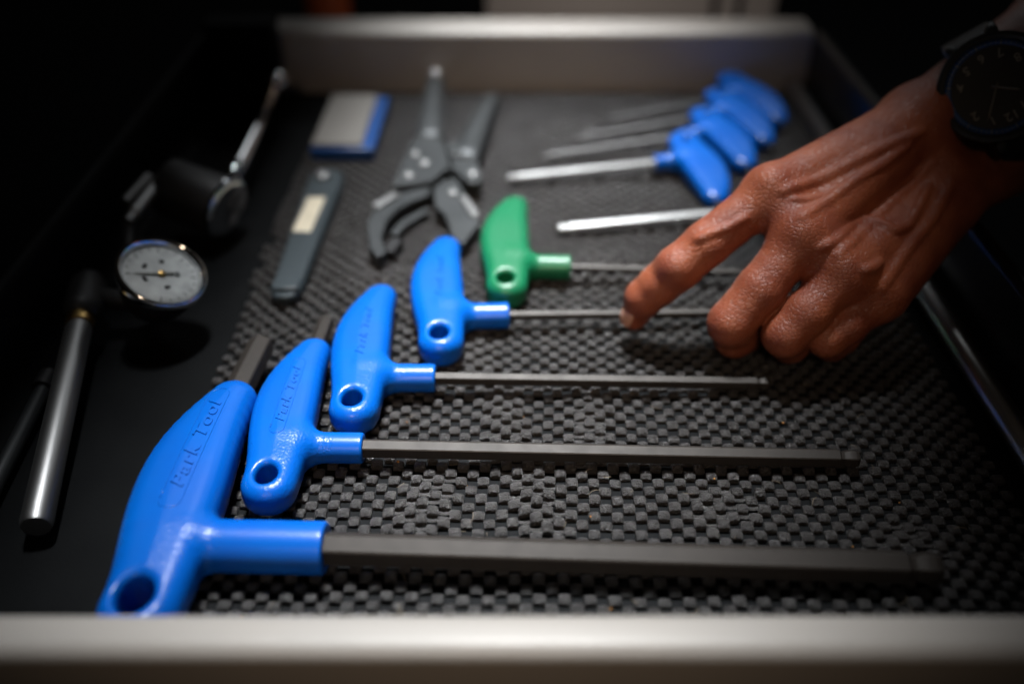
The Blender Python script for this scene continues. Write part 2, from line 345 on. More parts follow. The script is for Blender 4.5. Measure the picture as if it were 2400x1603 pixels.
# ------------------------------------------------------------------ P-handle hex wrenches
class Grip:
    """the handle of a P-handle wrench: flattened grip, round boss, hanging hole; local x = shaft, y = long end of the grip"""
    def __init__(s, k=1.0, rb=0.60, xe=3.1, half=0.86, hole=0.40, fil=0.6, wf=1.0, bz=0.0):
        s.k, s.rb, s.xe, s.half, s.hole, s.fil, s.wf, s.bz = k, rb, xe, half, hole, fil, wf, bz
    def flat(s, P):
        k = s.k; x = P[..., 0] / k; y = P[..., 1] / k
        c = [(0.12, 5.72, .74), (-0.16, 4.3, 1.02), (-0.26, 2.9, 1.20), (-0.24, 1.3, 1.26), (-0.08, -0.3, 1.14), (0.0, -2.3, 1.0)]
        t = np.linspace(0, 1, 18); ky = np.array([q[1] for q in c])[::-1]
        yy = -2.3 + t * 8.02; fit = lambda i: np.polyval(np.polyfit(ky, np.array([q[i] for q in c])[::-1], 4), yy)
        cx, cr = fit(0), fit(2); d = None
        for i in range(17):                                   # a chain of discs along a smooth spine, joined without dents
            e = cone(np.stack([x, y], -1), (cx[i], yy[i]), (cx[i + 1], yy[i + 1]), cr[i] * s.wf, cr[i + 1] * s.wf); d = e if d is None else np.minimum(d, e)
        return d * k, x, y
    def __call__(s, P):
        k = s.k; d2, x, y = s.flat(P); z = P[..., 2]
        zt = s.half * (1 - 0.22 * np.clip((y - 2.6) / 3.6, 0, 1) ** 1.5 - 0.10 * np.clip((-y) / 2.6, 0, 1))
        crown = 0.10 * k * np.clip(-d2 / (1.2 * k), 0, 1)
        d = smax(d2, np.abs(z) - zt + 0.10 * k - crown, 0.72 * s.half)
        r = np.sqrt(P[..., 1] ** 2 + (z - s.bz) ** 2) - s.rb
        r = smax(smax(r, P[..., 0] - s.xe, 0.12), 0.15 - P[..., 0], 0.3)
        d = smin(d, r, s.fil)
        hx = P[..., 0] + 0.06 * k; hy = P[..., 1] + 2.18 * k
        h = s.hole - np.sqrt(hx ** 2 + (hy / 1.16) ** 2)
        return smax(d, h, 0.28 * k)
    def mesh(s, h):
        k = s.k; lo = (-1.75 * k * s.wf, -3.55 * k, -s.half - .35); hi = (s.xe + .15, 6.75 * k, s.half + .35)
        P = grid(lo, hi, h); return fast_mesh('handle', *surface_nets(s(P), lo, h))
    def top(s, X, Y):
        """height of the upper surface over (X, Y)"""
        a = np.zeros_like(X); b = np.full_like(X, s.half + .4)
        for _ in range(18):
            m = (a + b) / 2; inn = s(np.stack([X, Y, m], -1)) < 0; a = np.where(inn, m, a); b = np.where(inn, b, m)
        return a
def letters(text, size, shear=0.25, bold=0.012):
    cu = bpy.data.curves.new('letters', 'FONT'); cu.body = text; cu.size = size; cu.shear = shear; cu.offset = bold; cu.space_character = 1.12
    cu.fill_mode = 'FRONT'; cu.extrude = 0.05; cu.resolution_u = 3
    o = bpy.data.objects.new('letters', cu); C.objects.link(o)
    dg = bpy.context.evaluated_depsgraph_get(); me = bpy.data.meshes.new_from_object(o.evaluated_get(dg))
    bpy.data.objects.remove(o); bpy.data.curves.remove(cu)
    bm = bmesh.new(); bm.from_mesh(me); bm.faces.ensure_lookup_table()
    for _ in range(3):
        lg = [e for e in bm.edges if e.calc_length() > size * 0.16]
        if not lg: break
        bmesh.ops.subdivide_edges(bm, edges=lg, cuts=1); bmesh.ops.triangulate(bm, faces=bm.faces)
    bmesh.ops.triangulate(bm, faces=bm.faces)
    V = np.array([v.co[:] for v in bm.verts]); F = [tuple(v.index for v in f.verts) for f in bm.faces]; bm.free()
    bpy.data.meshes.remove(me); return V, F
def hexa(af, x0, x1, prof, rot=R(52), sag=0.0):
    """hexagonal bar with slightly broken edges; prof = [(x, scale)]"""
    rings = []
    for x, sc in prof:
        ring = []
        for i in range(6):
            a = rot + R(30 + 60 * i); rc = af / math.sqrt(3) * sc
            for da in (-4.0, 4.0):
                ring.append((x, rc * 0.985 * math.cos(a + R(da)), rc * 0.985 * math.sin(a + R(da)) - sag * max(0, x - x0)))
        rings.append(ring)
    return loft(rings)
def shaft_profile(af, x0, x1, ball=True):
    if not ball: return [(x0, 1), (x1 - .05, 1), (x1, .86)]
    e = x1; return [(x0, 1), (e - 1.25 * af, 1), (e - 1.12 * af, .80), (e - .95 * af, .76), (e - .80 * af, .88), (e - .55 * af, .97), (e - .3 * af, .95), (e - .1 * af, .80), (e, .52)]
GRP = 'P-handled wrenches laid out on the liner'
def wrench(grip, hm, loc, rz, af, length, sm, label, colour, short=1.0, text=None, word=None, sag=0.016, group=GRP, cat='hex wrench', grained=False, ball=True, border=True):
    root = thing('hex_wrench', label, cat, loc, rz, group)
    h = link('handle', hm, root)
    if not hm.materials: hm.materials.append(M[colour])
    elif hm.materials[0] != M[colour]:
        h.data = hm.copy(); h.data.materials.clear(); h.data.materials.append(M[colour])
    V, F = hexa(af, grip.xe, length, shaft_profile(af, grip.xe - .35, length, ball), R(58) if sm == 'steel' else R(52), sag)
    auto_smooth(link('shaft', mesh('shaft', V, F), root, sm, (0, 0, grip.bz)), 14)
    if short:
        V, F = hexa(af, 0, 1, [(0, 1), (short + .35 - .06, 1), (short + .35, .88)])
        o = auto_smooth(link('short_leg', mesh('short_leg', V, F), root, 'oxide'), 14); o.rotation_euler = (0, 0, R(90 - 3)); o.location = (0.10 * grip.k * S, (6.05 * grip.k) * S, -0.03 * S)
    if text:
        size, y0, xb = text
        V, F = letters(word, size, .3, .016); V[:, 0] *= 1.5
        px = xb - V[:, 1]; py = y0 + V[:, 0]; z = grip.top(px, py)
        up = np.where(V[:, 2] > 0, 0.036 * grip.k, -0.03)
        V2 = np.stack([px, py, z + up], 1)
        o = link('lettering', mesh('lettering', V2, F), h, colour, smooth=False)
        if border:
            L = V[:, 0].max(); a0, a1 = y0 - size * .75, y0 + L + size * .55; rr = size * .54; xm = xb - size * .34
            path = [(xm + rr * math.cos(R(t)), a0 + rr * math.sin(R(t))) for t in range(180, 361, 15)] + \
                   [(xm + rr, a0 + (a1 - a0) * q / 14) for q in range(1, 14)] + \
                   [(xm + rr * math.cos(R(t)), a1 + rr * math.sin(R(t))) for t in range(0, 181, 15)] + \
                   [(xm - rr, a1 - (a1 - a0) * q / 14) for q in range(1, 15)]
            X = np.array([p[0] for p in path]); Y = np.array([p[1] for p in path]); Z = grip.top(X, Y)
            V, F = tube([(x, y, z + .002) for x, y, z in zip(X, Y, Z)], 0.016 * grip.k, 6)
            link('label_border', mesh('label_border', V, F), h, colour)
    return root
big = Grip(1.27, 0.90, 5.25, 1.06, 0.58, 0.36, bz=-0.15); big_me = big.mesh(0.046)
med = Grip(bz=-0.12); med_me = med.mesh(0.042)
low = Grip(0.74, 0.47, 2.4, 0.66, 0.28, 0.6, 1.36, -0.1); low_me = low.mesh(0.055)
wrench(big, big_me, (-11.52, 21.05, 1.36), R(-1.6), 1.00, 25.9, 'oxide', 'largest blue P-handled hex wrench, nearest the front edge of the drawer', 'blue', short=3.2, text=(0.70, 1.50, 0.12), word='Park Tool')
wrench(med, med_me, (-8.78, 26.1, 1.10), R(-0.8), 0.66, 22.1, 'oxide', 'blue P-handled hex wrench, second from the front, its whole shaft in view', 'blue', short=1.9, text=(0.50, 0.40, 0.06), word='Park Tool')
wrench(med, med_me, (-6.30, 30.35, 1.10), R(-0.3), 0.50, 17.2, 'oxide', 'blue P-handled hex wrench, third from the front, its shaft ending below the curled fingers', 'blue', short=0.75, text=(0.50, 0.40, 0.06), word='Park Tool', border=False)
wrench(med, med_me, (-3.22, 34.8, 1.10), R(2.5), 0.40, 13.5, 'oxide', 'blue P-handled hex wrench just in front of the green one, its shaft under the fingertip', 'blue', short=0.5, text=(0.50, 0.40, 0.06), word='Park Tool', border=False)
wrench(med, med_me, (-0.18, 39.2, 1.10), R(-2.0), 0.34, 11.6, 'oxide', 'green P-handled wrench, the only green tool in the drawer', 'green', short=0, cat='torx wrench')
GR2 = 'P-handled wrenches turned the other way at the far right'
for (bx, by), psi, ln, af, sm, lab in [
        ((8.52, 50.86), 9.5, 11.3, 0.42, 'steel', 'blue P-handled hex wrench with a bright shaft, nearest of the overlapping row'),
        ((10.64, 54.71), 15, 11.3, 0.34, 'dull', 'blue P-handled hex wrench, second nearest of the overlapping row'),
        ((12.33, 57.81), 19, 11.0, 0.28, 'dull', 'blue P-handled hex wrench, second farthest of the overlapping row'),
        ((13.80, 60.87), 21, 10.4, 0.22, 'dull', 'blue P-handled hex wrench farthest back, by the back panel at the far right'),
        ((11.75, 44.95), 8, 11.8, 0.48, 'steel', 'P-handled hex wrench whose bright shaft runs out from under the hand')]:
    c, s_ = math.cos(R(psi)), math.sin(R(psi))
    tilt = {0.42: -5, 0.34: -4, 0.28: -4, 0.22: -4}.get(af, 0)     # they lean on one another, hanging holes up
    g_ = wrench(low, low_me, (bx + c * low.xe, by + s_ * low.xe, 0.95 - tilt * .022), R(180 + psi), af, ln, sm, lab, 'blue', short=0.7, group=GR2, sag=0.03)
    g_.rotation_euler = (R(tilt), 0, R(180 + psi))

# ------------------------------------------------------------------ other tools on the liner
def plate(name, poly, z0, z1, parent, m, bev=0.08):
    V, F = prism(poly, z0, z1); return auto_smooth(bevel_obj(link(name, mesh(name, V, F), parent, m), bev), 40)
def build_pliers():
    o = (-4.5, 50.0); L = lambda pts: [(x - o[0], y - o[1]) for x, y in pts]
    r = thing('locking_pliers', 'dark steel locking pliers with riveted body and open curved jaws, pointing toward the viewer', 'pliers', (o[0], o[1], 0.25))
    plate('body_plate', L([(-6.75, 46.7), (-6.45, 50.2), (-6.1, 52.8), (-5.6, 54.0), (-4.6, 53.6), (-4.1, 52.2), (-3.6, 49.2), (-4.5, 47.4)]), 0.55, 1.35, r, 'greysteel')
    # upper handle: a folded channel with the adjusting screw at its far end
    def chan(a, b, wa, wb, za, zb):
        A, B = Vector((*a, 0)), Vector((*b, 0)); d = (B - A).normalized(); n = Vector((-d.y, d.x, 0)); rings = []
        for t in np.linspace(0, 1, 9):
            p = A.lerp(B, t); w_ = wa + (wb - wa) * t; z = za + (zb - za) * t; bow = 0.35 * math.sin(t * math.pi)
            ring = []
            for k in range(14):
                an = math.pi * k / 13; q = p + n * (-w_ * math.cos(an)); ring.append((q.x, q.y, z + 0.42 * math.sin(an) + bow * .3))
            ring += [(q2[0], q2[1], z - 0.45) for q2 in ((p + n * w_ * .86)[:2], (p - n * w_ * .86)[:2])]
            rings.append(ring)
        return loft(rings)
    V, F = chan((-5.15 - o[0], 53.0 - o[1]), (-5.35 - o[0], 62.3 - o[1]), 0.95, 0.62, 1.0, 1.25); link('handle', mesh('handle', V, F), r, 'greysteel')
    V, F = lathe([(0, .20), (.5, .20), (.55, .42), (.75, .47), (1.2, .47), (1.3, .38)], (-5.35 - o[0], 62.2 - o[1], 1.35), (-0.02, 1, 0.12), 20)
    auto_smooth(link('adjusting_screw', mesh('adjusting_screw', V, F), r, 'steel'))
    V, F = chan((-2.95 - o[0], 50.5 - o[1]), (-1.35 - o[0], 60.8 - o[1]), 0.95, 0.55, 0.9, 0.8); link('handle', mesh('handle', V, F), r, 'greysteel')
    plate('toggle_plate', L([(-4.1, 52.6), (-3.4, 53.4), (-2.5, 52.6), (-1.75, 48.8), (-1.75, 47.6), (-2.5, 47.5), (-3.4, 49.2)]), 0.4, 1.15, r, 'greysteel')
    plate('jaw', L([(-4.6, 47.6), (-5.9, 46.8), (-6.7, 46.4), (-7.5, 44.9), (-7.75, 43.3), (-7.3, 40.6), (-6.75, 39.8), (-6.35, 40.2), (-6.75, 41.7), (-6.7, 43.4), (-6.2, 44.8), (-5.4, 45.8), (-4.7, 46.3)]), 0.15, 0.95, r, 'greysteel')
    plate('jaw', L([(-4.5, 47.4), (-3.9, 48.4), (-3.2, 48.6), (-2.6, 46.6), (-2.0, 44.3), (-1.7, 43.4), (-2.5, 41.2), (-3.2, 42.0), (-3.3, 42.9), (-3.65, 44.3), (-4.25, 45.3)]), 0.1, 0.85, r, 'greysteel')
    plate('jaw_insert', L([(-6.5, 42.9), (-6.0, 44.2), (-5.2, 45.2), (-4.7, 45.7), (-4.6, 45.2), (-5.1, 44.5), (-5.7, 43.7), (-6.1, 42.6)]), 0.1, 0.55, r, 'greysteel', .05)
    plate('jaw_pad', rect(-6.95 - o[0], 45.55 - o[1], 0.55, 1.9, R(-36)), 0.9, 1.12, r, 'dull', 0.06)
    plate('jaw_pad', rect(-2.35 - o[0], 45.1 - o[1], 0.45, 2.3, R(20)), 0.8, 1.0, r, 'dull', 0.06)
    plate('tooth_block', rect(-6.15 - o[0], 41.3 - o[1], 0.6, 1.3, R(-14)), 0.1, 0.75, r, 'black', 0.05)
    for x, y, z, rr in [(-5.75, 50.75, 1.33, .30), (-5.1, 49.55, 1.33, .34), (-5.9, 48.0, 1.33, .32), (-3.3, 51.1, 1.13, .31), (-2.25, 48.6, 1.13, .34), (-3.35, 46.8, 0.83, .30)]:
        V, F = lathe([(0, rr), (.05, rr), (.13, rr * .75), (.16, 0.02)], (x - o[0], y - o[1], z), (0, 0, 1), 20); link('rivet', mesh('rivet', V, F), r, 'dull')
    V, F = lathe([(0, .3), (.12, .3), (.12, .2), (.02, .2)], (-3.5 - o[0], 49.1 - o[1], 1.13), (0, 0, 1), 20); auto_smooth(link('pivot_ring', mesh('pivot_ring', V, F), r, 'greysteel'))
build_pliers()
# feeler gauge in its slate case
r = thing('feeler_gauge', 'flat slate grey feeler gauge with a cream label on its case', 'feeler gauge', (-10.95, 43.6, 0.27))
case = [(-.75, -6.3), (-.45, -6.75), (0.1, -6.85), (.55, -6.6), (.72, -6.1), (1.05, 4.6), (.95, 6.4), (.4, 6.95), (-.35, 6.95), (-.95, 6.4), (-1.0, 4.6)]
plate('case', case, 0.0, 0.5, r, 'slate', 0.12)
plate('case_ridge', rect(0.62, -0.6, 0.34, 9.6, R(-1.8)), 0.48, 0.62, r, 'slate', 0.05)
plate('end_stop', rect(-.02, -5.9, 1.35, 1.0, 0), 0.48, 0.72, r, 'slate', 0.1)
plate('label', rect(-.18, 1.35, 0.98, 3.9, R(-2.5)), 0.485, 0.515, r, 'cream', 0.01)
V, F = lathe([(0, .5), (.1, .5), (.2, .42), (.24, .1)], (-0.2, 5.9, 0.5), (0, 0, 1), 24); link('rivet', mesh('rivet', V, F), r, 'dull')
# sharpening stone in a blue tray
r = thing('sharpening_stone', 'grey flat stone block in a blue plastic tray near the back panel', 'stone', (-10.55, 56.9, 0.27), R(-0.6))
plate('tray', rect(0.1, 0, 3.9, 8.4), 0.0, 0.78, r, 'navy', 0.12)
plate('stone_slab', rect(-0.22, 0.0, 3.1, 8.0), 0.7, 1.02, r, 'stone', 0.08)

# ------------------------------------------------------------------ pump, gauge and odd tools in the dark bay at the left
r = thing('shock_pump', 'satin silver shock pump with a round chrome rimmed pressure gauge', 'pump', (-17, 30, 0))
o = Vector((-17, 30, 0)); T = lambda p: tuple(Vector(p) - o)
bA, bB = Vector((-16.72, 22.2, 0.85)), Vector((-19.0, 33.0, 1.75))
V, F = tube([T(bA), T(bA.lerp(bB, .02)), T(bA.lerp(bB, .98)), T(bB)], [.50, .56, .56, .50], 28); auto_smooth(link('barrel', mesh('barrel', V, F), r, 'tube'))
d = (bB - bA).normalized()
V, F = tube([T(bB), T(bB + d * .5)], .6, 24); auto_smooth(link('collar', mesh('collar', V, F), r, 'brass'))
V, F = tube([T(bB + d * .5), T(bB + d * 1.2), T(bB + d * 3.0), T(bB + d * 3.6)], [.75, .85, .8, .5], 24); link('pump_head', mesh('pump_head', V, F), r, 'black')
n = Vector((.46, -.20, .87)).normalized(); gc = Vector((-15.55, 34.83, 3.4))
V, F = tube([T(bB + d * 2.2), T((bB + d * 2.2).lerp(gc - n * 2.4, .6)), T(gc - n * 2.0)], [.5, .5, .6], 16); link('gauge_stem', mesh('gauge_stem', V, F), r, 'black')
V, F = lathe([(-2.3, .9), (-2.2, 1.2), (-1.5, 1.55), (-.5, 1.78), (-.28, 1.80)], T(gc), n, 48); auto_smooth(link('gauge_body', mesh('gauge_body', V, F), r, 'black'))
V, F = lathe([(-.42, 1.80), (-.40, 1.93), (-.05, 1.98), (.10, 1.93), (.14, 1.84), (.06, 1.72), (-.14, 1.68), (-.18, 1.60)], T(gc), n, 56)
auto_smooth(link('bezel', mesh('bezel', V, F[:-2]), r, 'chrome'), 50)
V, F = lathe([(-.2, 1.69), (-.17, 1.69)], T(gc), n, 48); dial = auto_smooth(link('dial', mesh('dial', V, F), r, 'dial'))
u, v, _ = frame(n)
def on_dial(a, rr, h): return T(gc + (u * math.cos(R(a)) + v * math.sin(R(a))) * rr + n * h)
for k in range(19):
    a = 40 + k * 15.5; V, F = tube([on_dial(a, 1.28 if k % 3 == 0 else 1.4, -.16), on_dial(a, 1.52, -.16)], .02, 6); link('scale_mark', mesh('scale_mark', V, F), dial, 'ink')
V, F = tube([on_dial(140, .55, -.10), on_dial(140, 0, -.10), on_dial(-40, 1.2, -.10)], [.07, .07, .02], 8); link('needle', mesh('needle', V, F), r, 'lume')
V, F = lathe([(-.16, .16), (-.04, .16), (0, .1)], T(gc), n, 16); link('needle_hub', mesh('needle_hub', V, F), r, 'brass')
V, F = lathe([(-.06, 1.70), (-.02, 1.4), (.01, .9), (.025, .4), (.03, .01)], T(gc), n, 48); link('lens', mesh('lens', V, F[:-2]), r, 'glass')
for a, rr in ((60, .75), (140, .7), (220, .75), (285, .8), (340, .8)):
    V, F = tube([on_dial(a - 8, rr, -.165), on_dial(a + 8, rr, -.165)], .09, 6); link('scale_print', mesh('scale_print', V, F), dial, 'ink')
hose = [T((-16.4, 36.2, 1.6)), T((-17.6, 37.8, 1.3)), T((-18.9, 39.2, 1.8)), T((-19.1, 40.4, 2.6))]
V, F = tube(hose, .3, 14); link('hose', mesh('hose', V, F), r, 'black')
cA, cB = Vector((-19.1, 40.4, 2.75)), Vector((-18.6, 45.0, 3.0))
V, F = tube([T(cA), T(cA.lerp(cB, .15)), T(cA.lerp(cB, .16)), T(cA.lerp(cB, .95)), T(cB)], [.30, .34, .42, .42, .34], 20); auto_smooth(link('valve_connector', mesh('valve_connector', V, F), r, 'tube'))
V, F = tube([T(cA + Vector((-.75, 1.9, .1))), T(cB + Vector((-.75, -.3, .1)))], .3, 16); auto_smooth(link('bleed_valve', mesh('bleed_valve', V, F), r, 'tube'))
# slim rod at the far left
r = thing('metal_rod', 'slim dull grey rod lying at the far left edge of the drawer', 'rod', (-19.6, 27, .6))
V, F = tube([(.6, -6, -.1), (.55, -5.9, -.1), (-.12, 2.9, 0), (-.2, 3.1, 0)], [.25, .32, .32, .25], 16); auto_smooth(link('shank', mesh('shank', V, F), r, 'greysteel'))
V, F = tube([(-.2, 3.1, 0), (-.25, 4.0, 0)], [.42, .42], 16); auto_smooth(link('ferrule', mesh('ferrule', V, F), r, 'black'))
# chrome ratchet leaning over a black canister
r = thing('chrome_ratchet', 'chrome ratchet handle with a rounded knob end at the back left', 'ratchet', (-15.65, 48, 1.8))
V, F = tube([(-.25, -.9, -.15), (-.1, 0, 0), (0, 1.2, .1), (.05, 5, .3), (.08, 11.3, .75)], [.34, .50, .46, .36, .30], 20); link('shaft', mesh('shaft', V, F), r, 'chrome')
V, F = lathe([(0, .3), (.1, .52), (.6, .60), (1.2, .58), (1.7, .45), (1.9, .1)], (.08, 11.2, .75), (0, 1, .06), 24); link('knob', mesh('knob', V, F), r, 'chrome')
V, F = lathe([(-.5, .5), (-.4, .7), (.35, .7), (.5, .5)], (-.25, -1.1, -.2), (0.2, .2, 1), 24); link('ratchet_head', mesh('ratchet_head', V, F), r, 'chrome')
r = thing('black_canister', 'black cylinder with a polished end cap lying beside the ratchet', 'cylinder', (-15.4, 43.5, 1.9))
ax = Vector((1.0, -.42, -.18)).normalized()
V, F = lathe([(-3.6, 1.2), (-3.4, 1.6), (-.3, 1.65), (0, 1.6)], (0.2, 0, 0), ax, 40); auto_smooth(link('body', mesh('body', V, F), r, 'black'))
V, F = lathe([(-.02, 1.60), (0, 1.72), (.22, 1.72), (.3, 1.6), (.26, 1.15), (.12, .9), (.12, .1)], tuple(Vector((.2, 0, 0))), ax, 48); auto_smooth(link('end_cap', mesh('end_cap', V, F), r, 'chrome'), 50)

r = thing('shade_block', 'black block added in the back left corner as shade, behind the chrome ratchet', 'case', (-18.4, 63.0, .05))  # added block, stands in for the shadow on the back panel and rim
plate('shade_block_body', rect(0, 0, 4.6, 2.2), 0, 5.0, r, 'floor', .2)
plate('shade_block_top', rect(0, 0, 4.8, 2.4), 4.98, 5.65, r, 'floor', .2)

# ------------------------------------------------------------------ behind the drawer
r = thing('cabinet', 'pale cabinet standing behind the back panel of the drawer', 'cabinet', (11.5, 92, -20))
for i, (x0, x1) in enumerate([(-14.0, 8.0), (8.8, 10.4), (11.2, 14.2)]):
    V, F = prism([(x0, 0), (x1, 0), (x1, 1.2), (x0, 1.2)], 0, 60); bevel_obj(link('cabinet_panel', mesh('cabinet_panel', V, F), r, 'white', smooth=False), .15)
V, F = prism([(-13.8, 1.25), (14.0, 1.25), (14.0, 20), (-13.8, 20)], .2, 59.8); link('carcass', mesh('carcass', V, F), r, 'floor', smooth=False)
r = thing('orange_bottle', 'orange bottle standing beyond the back left of the drawer', 'bottle', (-17.2, 88, -12))
V, F = lathe([(0, 1.9), (.2, 2.1), (13, 2.1), (15, 1.2), (15.5, .9)], (0, 0, 0), (0, 0, 1), 32); auto_smooth(link('bottle_body', mesh('bottle_body', V, F), r, 'orange'))
V, F = lathe([(15.3, 1.0), (17.5, 1.0)], (0, 0, 0), (0, 0, 1), 24); auto_smooth(link('bottle_cap', mesh('bottle_cap', V, F), r, 'black'))
V, F = prism([(-120, 20), (120, 20), (120, 200), (-120, 200)], -21, -20.2); g = link('floor', mesh('floor', V, F), None, 'floor', smooth=False); tag(g, None, None, None, 'structure')
# lint and crumbs caught in the liner
lv, lf = [], []
for k in range(60):
    x, y = random.uniform(-8, 17), random.uniform(17, 31); a = random.uniform(0, 6.3); l = random.uniform(.15, .55)
    p = [(x + math.cos(a + .6 * q) * l * q, y + math.sin(a + .6 * q) * l * q, .32 + .25 * ripple(np.array(x), np.array(y)).item() + .03 * math.sin(q * 3)) for q in (0, .33, .66, 1)]
    V, F = tube(p, random.uniform(.005, .010), 4); b = len(lv); lv += V; lf += [tuple(i + b for i in f) for f in F]
g = link('lint', mesh('lint', lv, lf), None, 'lint'); tag(g, 'fine pale fibres caught on the liner', 'lint', None, 'stuff')
lv, lf = [], []
for k in range(26):
    x, y = random.uniform(-10, 15), random.uniform(16.5, 30); s_ = random.uniform(.03, .07)
    V, F = lathe([(0, s_ * .4), (s_ * .5, s_), (s_ * 1.2, s_ * .6), (s_ * 1.5, .01)], (x, y, random.choice((.06, .27))), (random.uniform(-1, 1), random.uniform(-1, 1), 1), 6)
    b = len(lv); lv += V; lf += [tuple(i + b for i in f) for f in F]
g = link('crumbs', mesh('crumbs', lv, lf), None, 'crumb'); tag(g, 'tiny tan crumbs fallen into the liner', 'crumbs', None, 'stuff')

# ------------------------------------------------------------------ the hand
H0 = (8.5, 36.0, 5.0)
def hand_base(P):
    f = lambda a, b, ra, rb: cone(P, a, b, ra, rb)
    d = f(WR, MC1, 1.45, 1.10)
    for a, b, ra, rb in [(WR, MC2, 1.5, 1.12), (WU, MC3, 1.5, 1.08), (WU, MC4, 1.45, 0.98), (WR, WU, 1.5, 1.5), (HY1, HY2, 1.45, 1.1),
                         (MC1, MC2, 1.02, 1.05), (MC2, MC3, 1.05, 1.02), (MC3, MC4, 1.0, .95), (WR, FR, 1.55, 1.9), (WU, FU, 1.55, 1.9), (FR, FU, 1.9, 1.9)]:
        d = smin(d, f(a, b, ra, rb), 0.7)
    th = smin(f(TH0, TH1, 1.2, 1.05), f(TH1, TH2, 1.0, .88), .3); th = smin(th, f(TH2, TH3, .88, .72), .25)
    d = smin(d, th, 0.5)
    fing = None
    for chain in FINGERS:
        c = None
        for (a, ra), (b, rb) in zip(chain[:-1], chain[1:]):
            e = f(a, b, ra, rb); c = e if c is None else smin(c, e, 0.22)
        fing = c if fing is None else smin(fing, c, 0.10)
    d = smin(d, fing, 0.55)
    for p, rr in BUMPS: d = smin(d, np.sqrt(((P - np.asarray(p, np.float32)) ** 2).sum(-1)) - rr, 0.45)
    return d
def hand_sdf(P):
    d = hand_base(P)
    for line, rr, kk in RIDGES:
        for a, b in zip(line[:-1], line[1:]): d = smin(d, cone(P, a, b, rr, rr), kk)
    return d
WR = (18.19, 39.16, 8.52)
WU = (19.2, 37.36, 5.94)
FR = (25.79, 44.3, 11.25)
FU = (27.21, 41.64, 7.67)
MC1 = (11.05, 35.42, 7.01)
MC2 = (12.14, 33.69, 5.86)
MC3 = (13.82, 32.62, 4.75)
MC4 = (15.51, 32.48, 3.73)
HY1 = (19.29, 36.96, 5.4)
HY2 = (16.36, 33.44, 4.01)
TH0 = (17.97, 39.91, 7.36)
TH1 = (15.14, 38.12, 4.77)
TH2 = (13.14, 36.59, 3.39)
TH3 = (11.95, 35.55, 2.66)
FINGERS = [[((11.05, 35.42, 7.01), 1.0), ((8.29, 34.19, 5.19), 0.98), ((7.13, 33.83, 4.2), 0.98), ((6.43, 33.92, 3.31), 0.9), ((5.85, 34.0, 2.58), 0.84), ((5.52, 34.16, 1.46), 0.62)], [((12.14, 33.69, 5.86), 1.02), ((10.36, 32.36, 4.07), 1.0), ((9.25, 31.78, 2.78), 0.98), ((9.64, 32.24, 1.72), 0.88), ((10.36, 33.26, 1.09), 0.78), ((11.33, 33.87, 1.24), 0.65)], [((13.82, 32.62, 4.75), 0.98), ((12.2, 31.45, 3.51), 0.95), ((11.4, 31.16, 2.62), 0.93), ((11.94, 31.91, 1.62), 0.82), ((12.71, 32.83, 1.17), 0.72), ((13.5, 33.43, 1.32), 0.62)], [((15.51, 32.48, 3.73), 0.9), ((14.02, 31.51, 2.92), 0.82), ((13.21, 31.25, 2.4), 0.8), ((13.74, 31.9, 1.6), 0.72), ((14.52, 32.67, 1.29), 0.64), ((15.14, 33.21, 1.36), 0.56)]]
BUMPS = [((10.84, 35.07, 7.63), 0.55), ((11.82, 33.24, 6.42), 0.62), ((13.47, 32.21, 5.38), 0.55), ((15.24, 32.11, 4.23), 0.45), ((6.95, 33.56, 4.5), 0.56)]
NAILS = [((4.99, 33.71, 1.77), (-0.33000000000000007, 0.1599999999999966, -1.12), (-0.9799999999999995, -0.5799999999999983, 0.3999999999999999), 0.42, 0.52)]
WATCH = ((20.43, 37.71, 10.77), (-0.45, -0.74, 0.44), (0.81, -0.91, -1.23))
